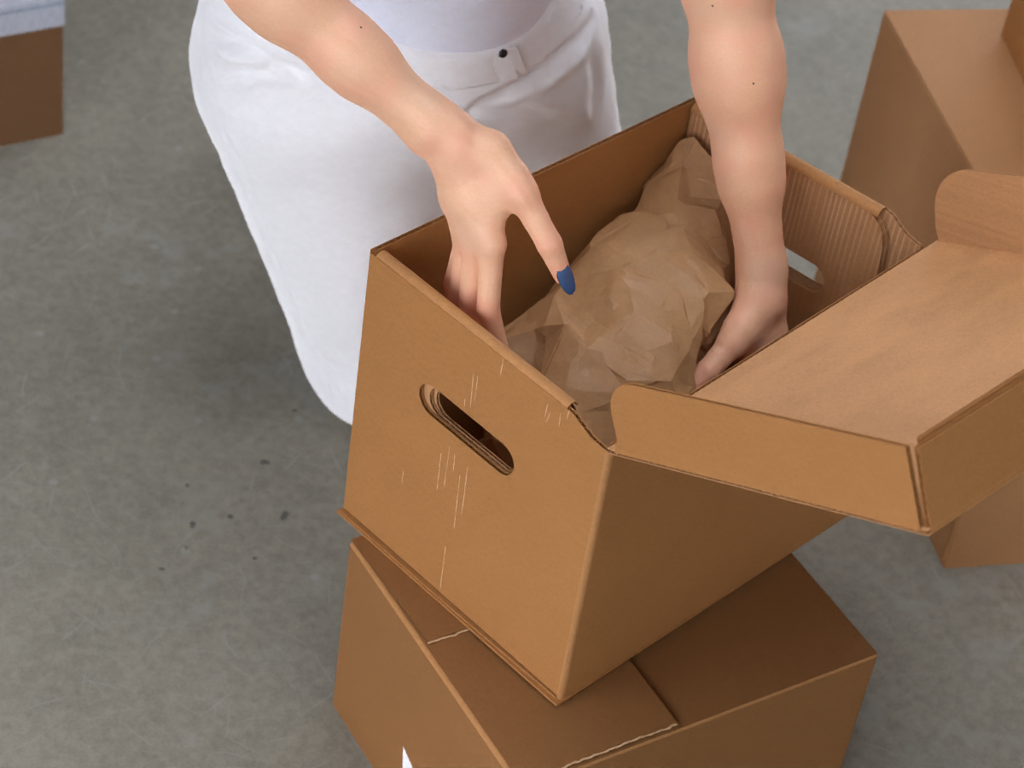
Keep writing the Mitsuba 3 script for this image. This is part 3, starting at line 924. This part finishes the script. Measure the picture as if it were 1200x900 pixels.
# t-shirt
f = Field((-0.42, 1.45, 0.42), (0.42, 2.15, 1.05), 0.006)
f.ell(WAIST + Z * 0.02, (0.120, 0.112, 0.13), 0.06, RW)
f.ell(CH_, (0.146, 0.106, 0.158), 0.05, RT)
f.cap(WAIST + Z * 0.05, CH_, 0.088, 0.09, 0.06)
f.cap(shR + LFT * 0.02, shL - LFT * 0.02, 0.058, 0.058, 0.05)
f.cap(shR, shR + (J['Rel'] - shR) * 0.42, 0.066, 0.060, 0.03)
f.cap(shL, shL + (J['Lel'] - shL) * 0.42, 0.066, 0.060, 0.03)
f.cap(NECK - Z * 0.03, NECK + Z * 0.2, 0.055, 0.055, 0.01, sign=-1)
f.cut(HEM_P - HEM_N * 0.022, -HEM_N)
ts = f.mesh()
tv = np.array(ts.vertices)
ts = trimesh.Trimesh(tv + np.array(ts.vertex_normals) * (0.0035 * np_noise(tv * [1, 1, 0.6], 0.07, 3) + 0.002 * np_noise(tv * [1, 1, 2.2], 0.05, 8))[:, None], ts.faces, process=False)
add(PE + '__t_shirt', soften(ts, 2), 'white_jersey', smooth=True, label='white cotton t-shirt')


# trousers
def trousers():
    f = Field((-0.50, 1.50, -0.01), (0.32, 2.55, 0.66), 0.0045)
    f.ell(HIP + Z * 0.02, (0.166, 0.120, 0.10), 0.04, RT)
    f.ell(WAIST - Z * 0.01, (0.122, 0.114, 0.150), 0.05, RW)
    f.cap(hipR, kneeR + Z * 0.03, 0.110, 0.093, 0.05)
    f.cap(hipL, kneeL + Z * 0.03, 0.112, 0.086, 0.05)
    f.ell(HIP - LFT * 0.118 + Z * 0.098, (0.066, 0.080, 0.070), 0.05, RT)
    f.cap(kneeR + Z * 0.015, ankR + Z * 0.02, 0.078, 0.052, 0.03)
    f.cap(kneeL + Z * 0.015, ankL + Z * 0.02, 0.078, 0.062, 0.03)
    f.ell(HIP - FWD * 0.06 - Z * 0.01, (0.15, 0.10, 0.10), 0.05, RT)
    return f


GROOVES, RIDGES = [], []
GROOVES.append((np.array([[-0.3082999885082245, 1.7547999620437622, 0.5015000104904175], [-0.2856000065803528, 1.732699990272522, 0.5095000267028809], [-0.26489999890327454, 1.7197999954223633, 0.5131000280380249], [-0.24719999730587006, 1.7151999473571777, 0.51419997215271]]), 0.005, -0.006))
GROOVES.append((np.array([[-0.31029999256134033, 1.756100058555603, 0.4878999888896942], [-0.2849999964237213, 1.7312999963760376, 0.5016999840736389], [-0.2603999972343445, 1.7173000574111938, 0.5059000253677368], [-0.23720000684261322, 1.7130000591278076, 0.501800000667572], [-0.22040000557899475, 1.7115999460220337, 0.49549999833106995]]), 0.005, -0.006))
GROOVES.append((np.array([[-0.2930000126361847, 1.7344000339508057, 0.46540001034736633], [-0.25949999690055847, 1.716599941253662, 0.49079999327659607], [-0.23319999873638153, 1.7122999429702759, 0.4986000061035156], [-0.21889999508857727, 1.7116999626159668, 0.49570000171661377]]), 0.0045, -0.005))
GROOVES.append((np.array([[-0.0778999999165535, 1.7440999746322632, 0.45969998836517334], [-0.0681999996304512, 1.7489999532699585, 0.4690999984741211], [-0.04800000041723251, 1.7632999420166016, 0.47600001096725464], [-0.02810000069439411, 1.7817000150680542, 0.4837999939918518], [-0.008799999952316284, 1.807800054550171, 0.4918999969959259], [0.017500000074505806, 1.8634999990463257, 0.5009999871253967]]), 0.005, -0.007))
GROOVES.append((np.array([[-0.07039999961853027, 1.7481000423431396, 0.46209999918937683], [-0.05350000038743019, 1.7588000297546387, 0.4625000059604645], [-0.03139999881386757, 1.7747000455856323, 0.45500001311302185], [-0.006800000090152025, 1.7976000308990479, 0.4375]]), 0.005, -0.004))
GROOVES.append((np.array([[-0.023499999195337296, 1.7847000360488892, 0.47540000081062317], [-0.007600000128149986, 1.8056000471115112, 0.484499990940094], [0.011500000022351742, 1.8387999534606934, 0.4918999969959259], [0.020400000736117363, 1.87090003490448, 0.4986000061035156]]), 0.004, -0.004))
GROOVES.append((np.array([[-0.13009999692440033, 1.7223000526428223, 0.5091000199317932], [-0.13449999690055847, 1.7201000452041626, 0.49570000171661377], [-0.14010000228881836, 1.7192000150680542, 0.477400004863739]]), 0.004, -0.003))
RIDGES.append((np.array([[-0.2948000133037567, 1.738800048828125, 0.4862000048160553], [-0.26809999346733093, 1.7201000452041626, 0.501800000667572], [-0.24310000240802765, 1.7134000062942505, 0.5004000067710876]]), 0.008, 0.004))
RIDGES.append((np.array([[-0.02590000070631504, 1.7807999849319458, 0.46650001406669617], [-0.002899999963119626, 1.807800054550171, 0.4765999913215637], [0.022700000554323196, 1.8530000448226929, 0.4812000095844269]]), 0.008, 0.005))
RIDGES.append((np.array([[-0.039900001138448715, 1.7690000534057617, 0.46639999747276306], [-0.002400000113993883, 1.8014999628067017, 0.44780001044273376], [0.03929999843239784, 1.8672000169754028, 0.39160001277923584]]), 0.012, 0.004))
GROOVES.append((np.array([[-0.298799991607666, 1.7376999855041504, 0.44130000472068787], [-0.2757999897003174, 1.7293000221252441, 0.3887999951839447], [-0.2563000023365021, 1.747499942779541, 0.3167000114917755], [-0.2353000044822693, 1.763700008392334, 0.24300000071525574], [-0.21240000426769257, 1.769700050354004, 0.18520000576972961], [-0.18940000236034393, 1.7770999670028687, 0.13279999792575836], [-0.1639000028371811, 1.778499960899353, 0.09239999949932098]]), 0.003, -0.0016))
GROOVES.append((np.array([[-0.16930000483989716, 1.780900001525879, 0.09139999747276306], [-0.16500000655651093, 1.7826999425888062, 0.07479999959468842], [-0.16619999706745148, 1.7882000207901, 0.0560000017285347]]), 0.004, -0.004))
GROOVES.append((np.array([[-0.16259999573230743, 1.7769999504089355, 0.10080000013113022], [-0.15289999544620514, 1.7754000425338745, 0.0885000005364418]]), 0.003, -0.003))
GROOVES.append((np.array([[0.020600000396370888, 1.8451999425888062, 0.47850000858306885], [0.03370000049471855, 1.8596999645233154, 0.4339999854564667], [0.031199999153614044, 1.8514000177383423, 0.4009000062942505]]), 0.01, -0.004))
GROOVES.append((np.array([[-0.07739999890327454, 1.7452000379562378, 0.45350000262260437], [-0.08669999986886978, 1.7460999488830566, 0.4327000081539154], [-0.09220000356435776, 1.7533999681472778, 0.40299999713897705]]), 0.006, -0.003))
f = trousers()
band = Field((-0.50, 1.50, -0.01), (0.32, 2.55, 0.66), 0.0045)
band.d = f.d - 0.0025
f.cut(HEM_P - HEM_N * 0.001, HEM_N)
tr = f.mesh()
tv = np.array(tr.vertices); tv[:, 2] = np.maximum(tv[:, 2], 0.002)
tr = soften(trimesh.Trimesh(tv, tr.faces, process=False), 3)


def press(mesh, lines):
    """press creases (negative depth) and raise folds (positive) along polylines on the surface"""
    v, n = np.array(mesh.vertices), np.array(mesh.vertex_normals)
    off = np.zeros(len(v))
    for pl, wd, dep in lines:
        seg = np.linalg.norm(np.diff(pl, axis=0), axis=1); tot = seg.sum(); run = 0
        best, where = np.full(len(v), 9.0), np.zeros(len(v))
        for a_, b_, l_ in zip(pl[:-1], pl[1:], seg):
            t_ = np.clip(((v - a_) @ (b_ - a_)) / max(l_ * l_, 1e-12), 0, 1)
            d_ = np.linalg.norm(v - a_ - t_[:, None] * (b_ - a_), axis=1)
            m_ = d_ < best
            best[m_], where[m_] = d_[m_], (run + t_[m_] * l_) / tot
            run += l_
        taper = np.clip(np.minimum(where, 1 - where) / 0.25, 0, 1) * 0.75 + 0.25
        core = np.exp(-(best / wd) ** 2)
        if dep < 0:
            core = core - 0.45 * np.exp(-((best - 2.2 * wd) / (1.3 * wd)) ** 2)
        off += dep * core * taper
    return trimesh.Trimesh(v + n * off[:, None], mesh.faces, process=False)


tr = press(tr, GROOVES + RIDGES)
tv = np.array(tr.vertices)
wr = 0.0022 * np_noise(tv, 0.06, 21) + 0.0008 * np_noise(tv * [1, 1, 1.8], 0.03, 22)
tv = tv + np.array(tr.vertex_normals) * wr[:, None]; tv[:, 2] = np.maximum(tv[:, 2], 0.002)
add(PE + '__trousers', trimesh.Trimesh(tv, tr.faces, process=False), 'white_denim', smooth=True, label='white wide-leg trousers')
band.cut(HEM_P + HEM_N * 0.003, HEM_N)
band.cut(HEM_P - HEM_N * 0.028, -HEM_N)
add(PE + '__trousers__waistband', soften(band.mesh(), 2), 'white_denim', smooth=True)
# the overlapped end of the waistband with its button
TAB = np.array([[-0.0638, 1.7507, 0.5206], [-0.0573, 1.7562, 0.5213], [-0.0508, 1.7618, 0.5218], [-0.0442, 1.7681, 0.5218], [-0.0606, 1.7513, 0.5112], [-0.0537, 1.7569, 0.5117], [-0.0468, 1.7633, 0.5118], [-0.04, 1.7703, 0.5115], [-0.0573, 1.7534, 0.5006], [-0.0501, 1.7595, 0.5009], [-0.0429, 1.7661, 0.5009], [-0.0357, 1.7732, 0.5006], [-0.0541, 1.757, 0.489], [-0.0465, 1.7623, 0.4899], [-0.0389, 1.7689, 0.49], [-0.0315, 1.7865, 0.4826]])
tn = np.cross(TAB[3] - TAB[0], TAB[8] - TAB[0]); tn /= np.linalg.norm(tn); tn = tn if tn @ FWD > 0 else -tn
V = np.vstack([TAB + tn * 0.0035 * np.tile([[0.0], [0.45], [0.8], [1.0]], (4, 1)), TAB - tn * 0.003])
Fc = [[j * 4 + i, j * 4 + i + 1, j * 4 + i + 5, j * 4 + i + 4] for j in range(3) for i in range(3)]
rim_ = [0, 1, 2, 3, 7, 11, 15, 14, 13, 12, 8, 4]
Fc = Fc + [[q + 16 for q in r[::-1]] for r in Fc] + [[rim_[(i + 1) % 12], rim_[i], rim_[i] + 16, rim_[(i + 1) % 12] + 16] for i in range(12)]
add(PE + '__trousers__waistband_tab', trimesh.Trimesh(V, np.vstack([np.array(Fc)[:, [0, 1, 2]], np.array(Fc)[:, [0, 2, 3]]]), process=False), 'white_denim')
bt = tm(m3.Manifold.cylinder(0.002, 0.0042, 0.0036, 20))
e1 = np.cross(tn, Z); e1 /= np.linalg.norm(e1)
add(PE + '__trousers__button', frame(bt, np.array([-0.0549, 1.7579, 0.5203]) + tn * 0.0025, e1, np.cross(tn, e1), tn), 'button_metal', smooth=40, label='small black button at the waist')
for i, (a_, k_) in enumerate(((ankR, kneeR), (ankL, kneeL))):
    f = Field(a_ - 0.2, a_ + 0.2, 0.006)
    f.ell(a_ - FWD * 0.01, (0.035, 0.05, 0.04), 0.02, RT)
    f.cap(a_, a_ - FWD * 0.12 - Z * 0.005, 0.034, 0.030, 0.02)
    m = f.mesh(); v = np.array(m.vertices); v[:, 2] = np.maximum(v[:, 2], 0.002)
    add(PE + '__sock' + ('' if i == 0 else '_%03d' % i), trimesh.Trimesh(v, m.faces, process=False), 'sock_cotton', smooth=True, label='white sock')
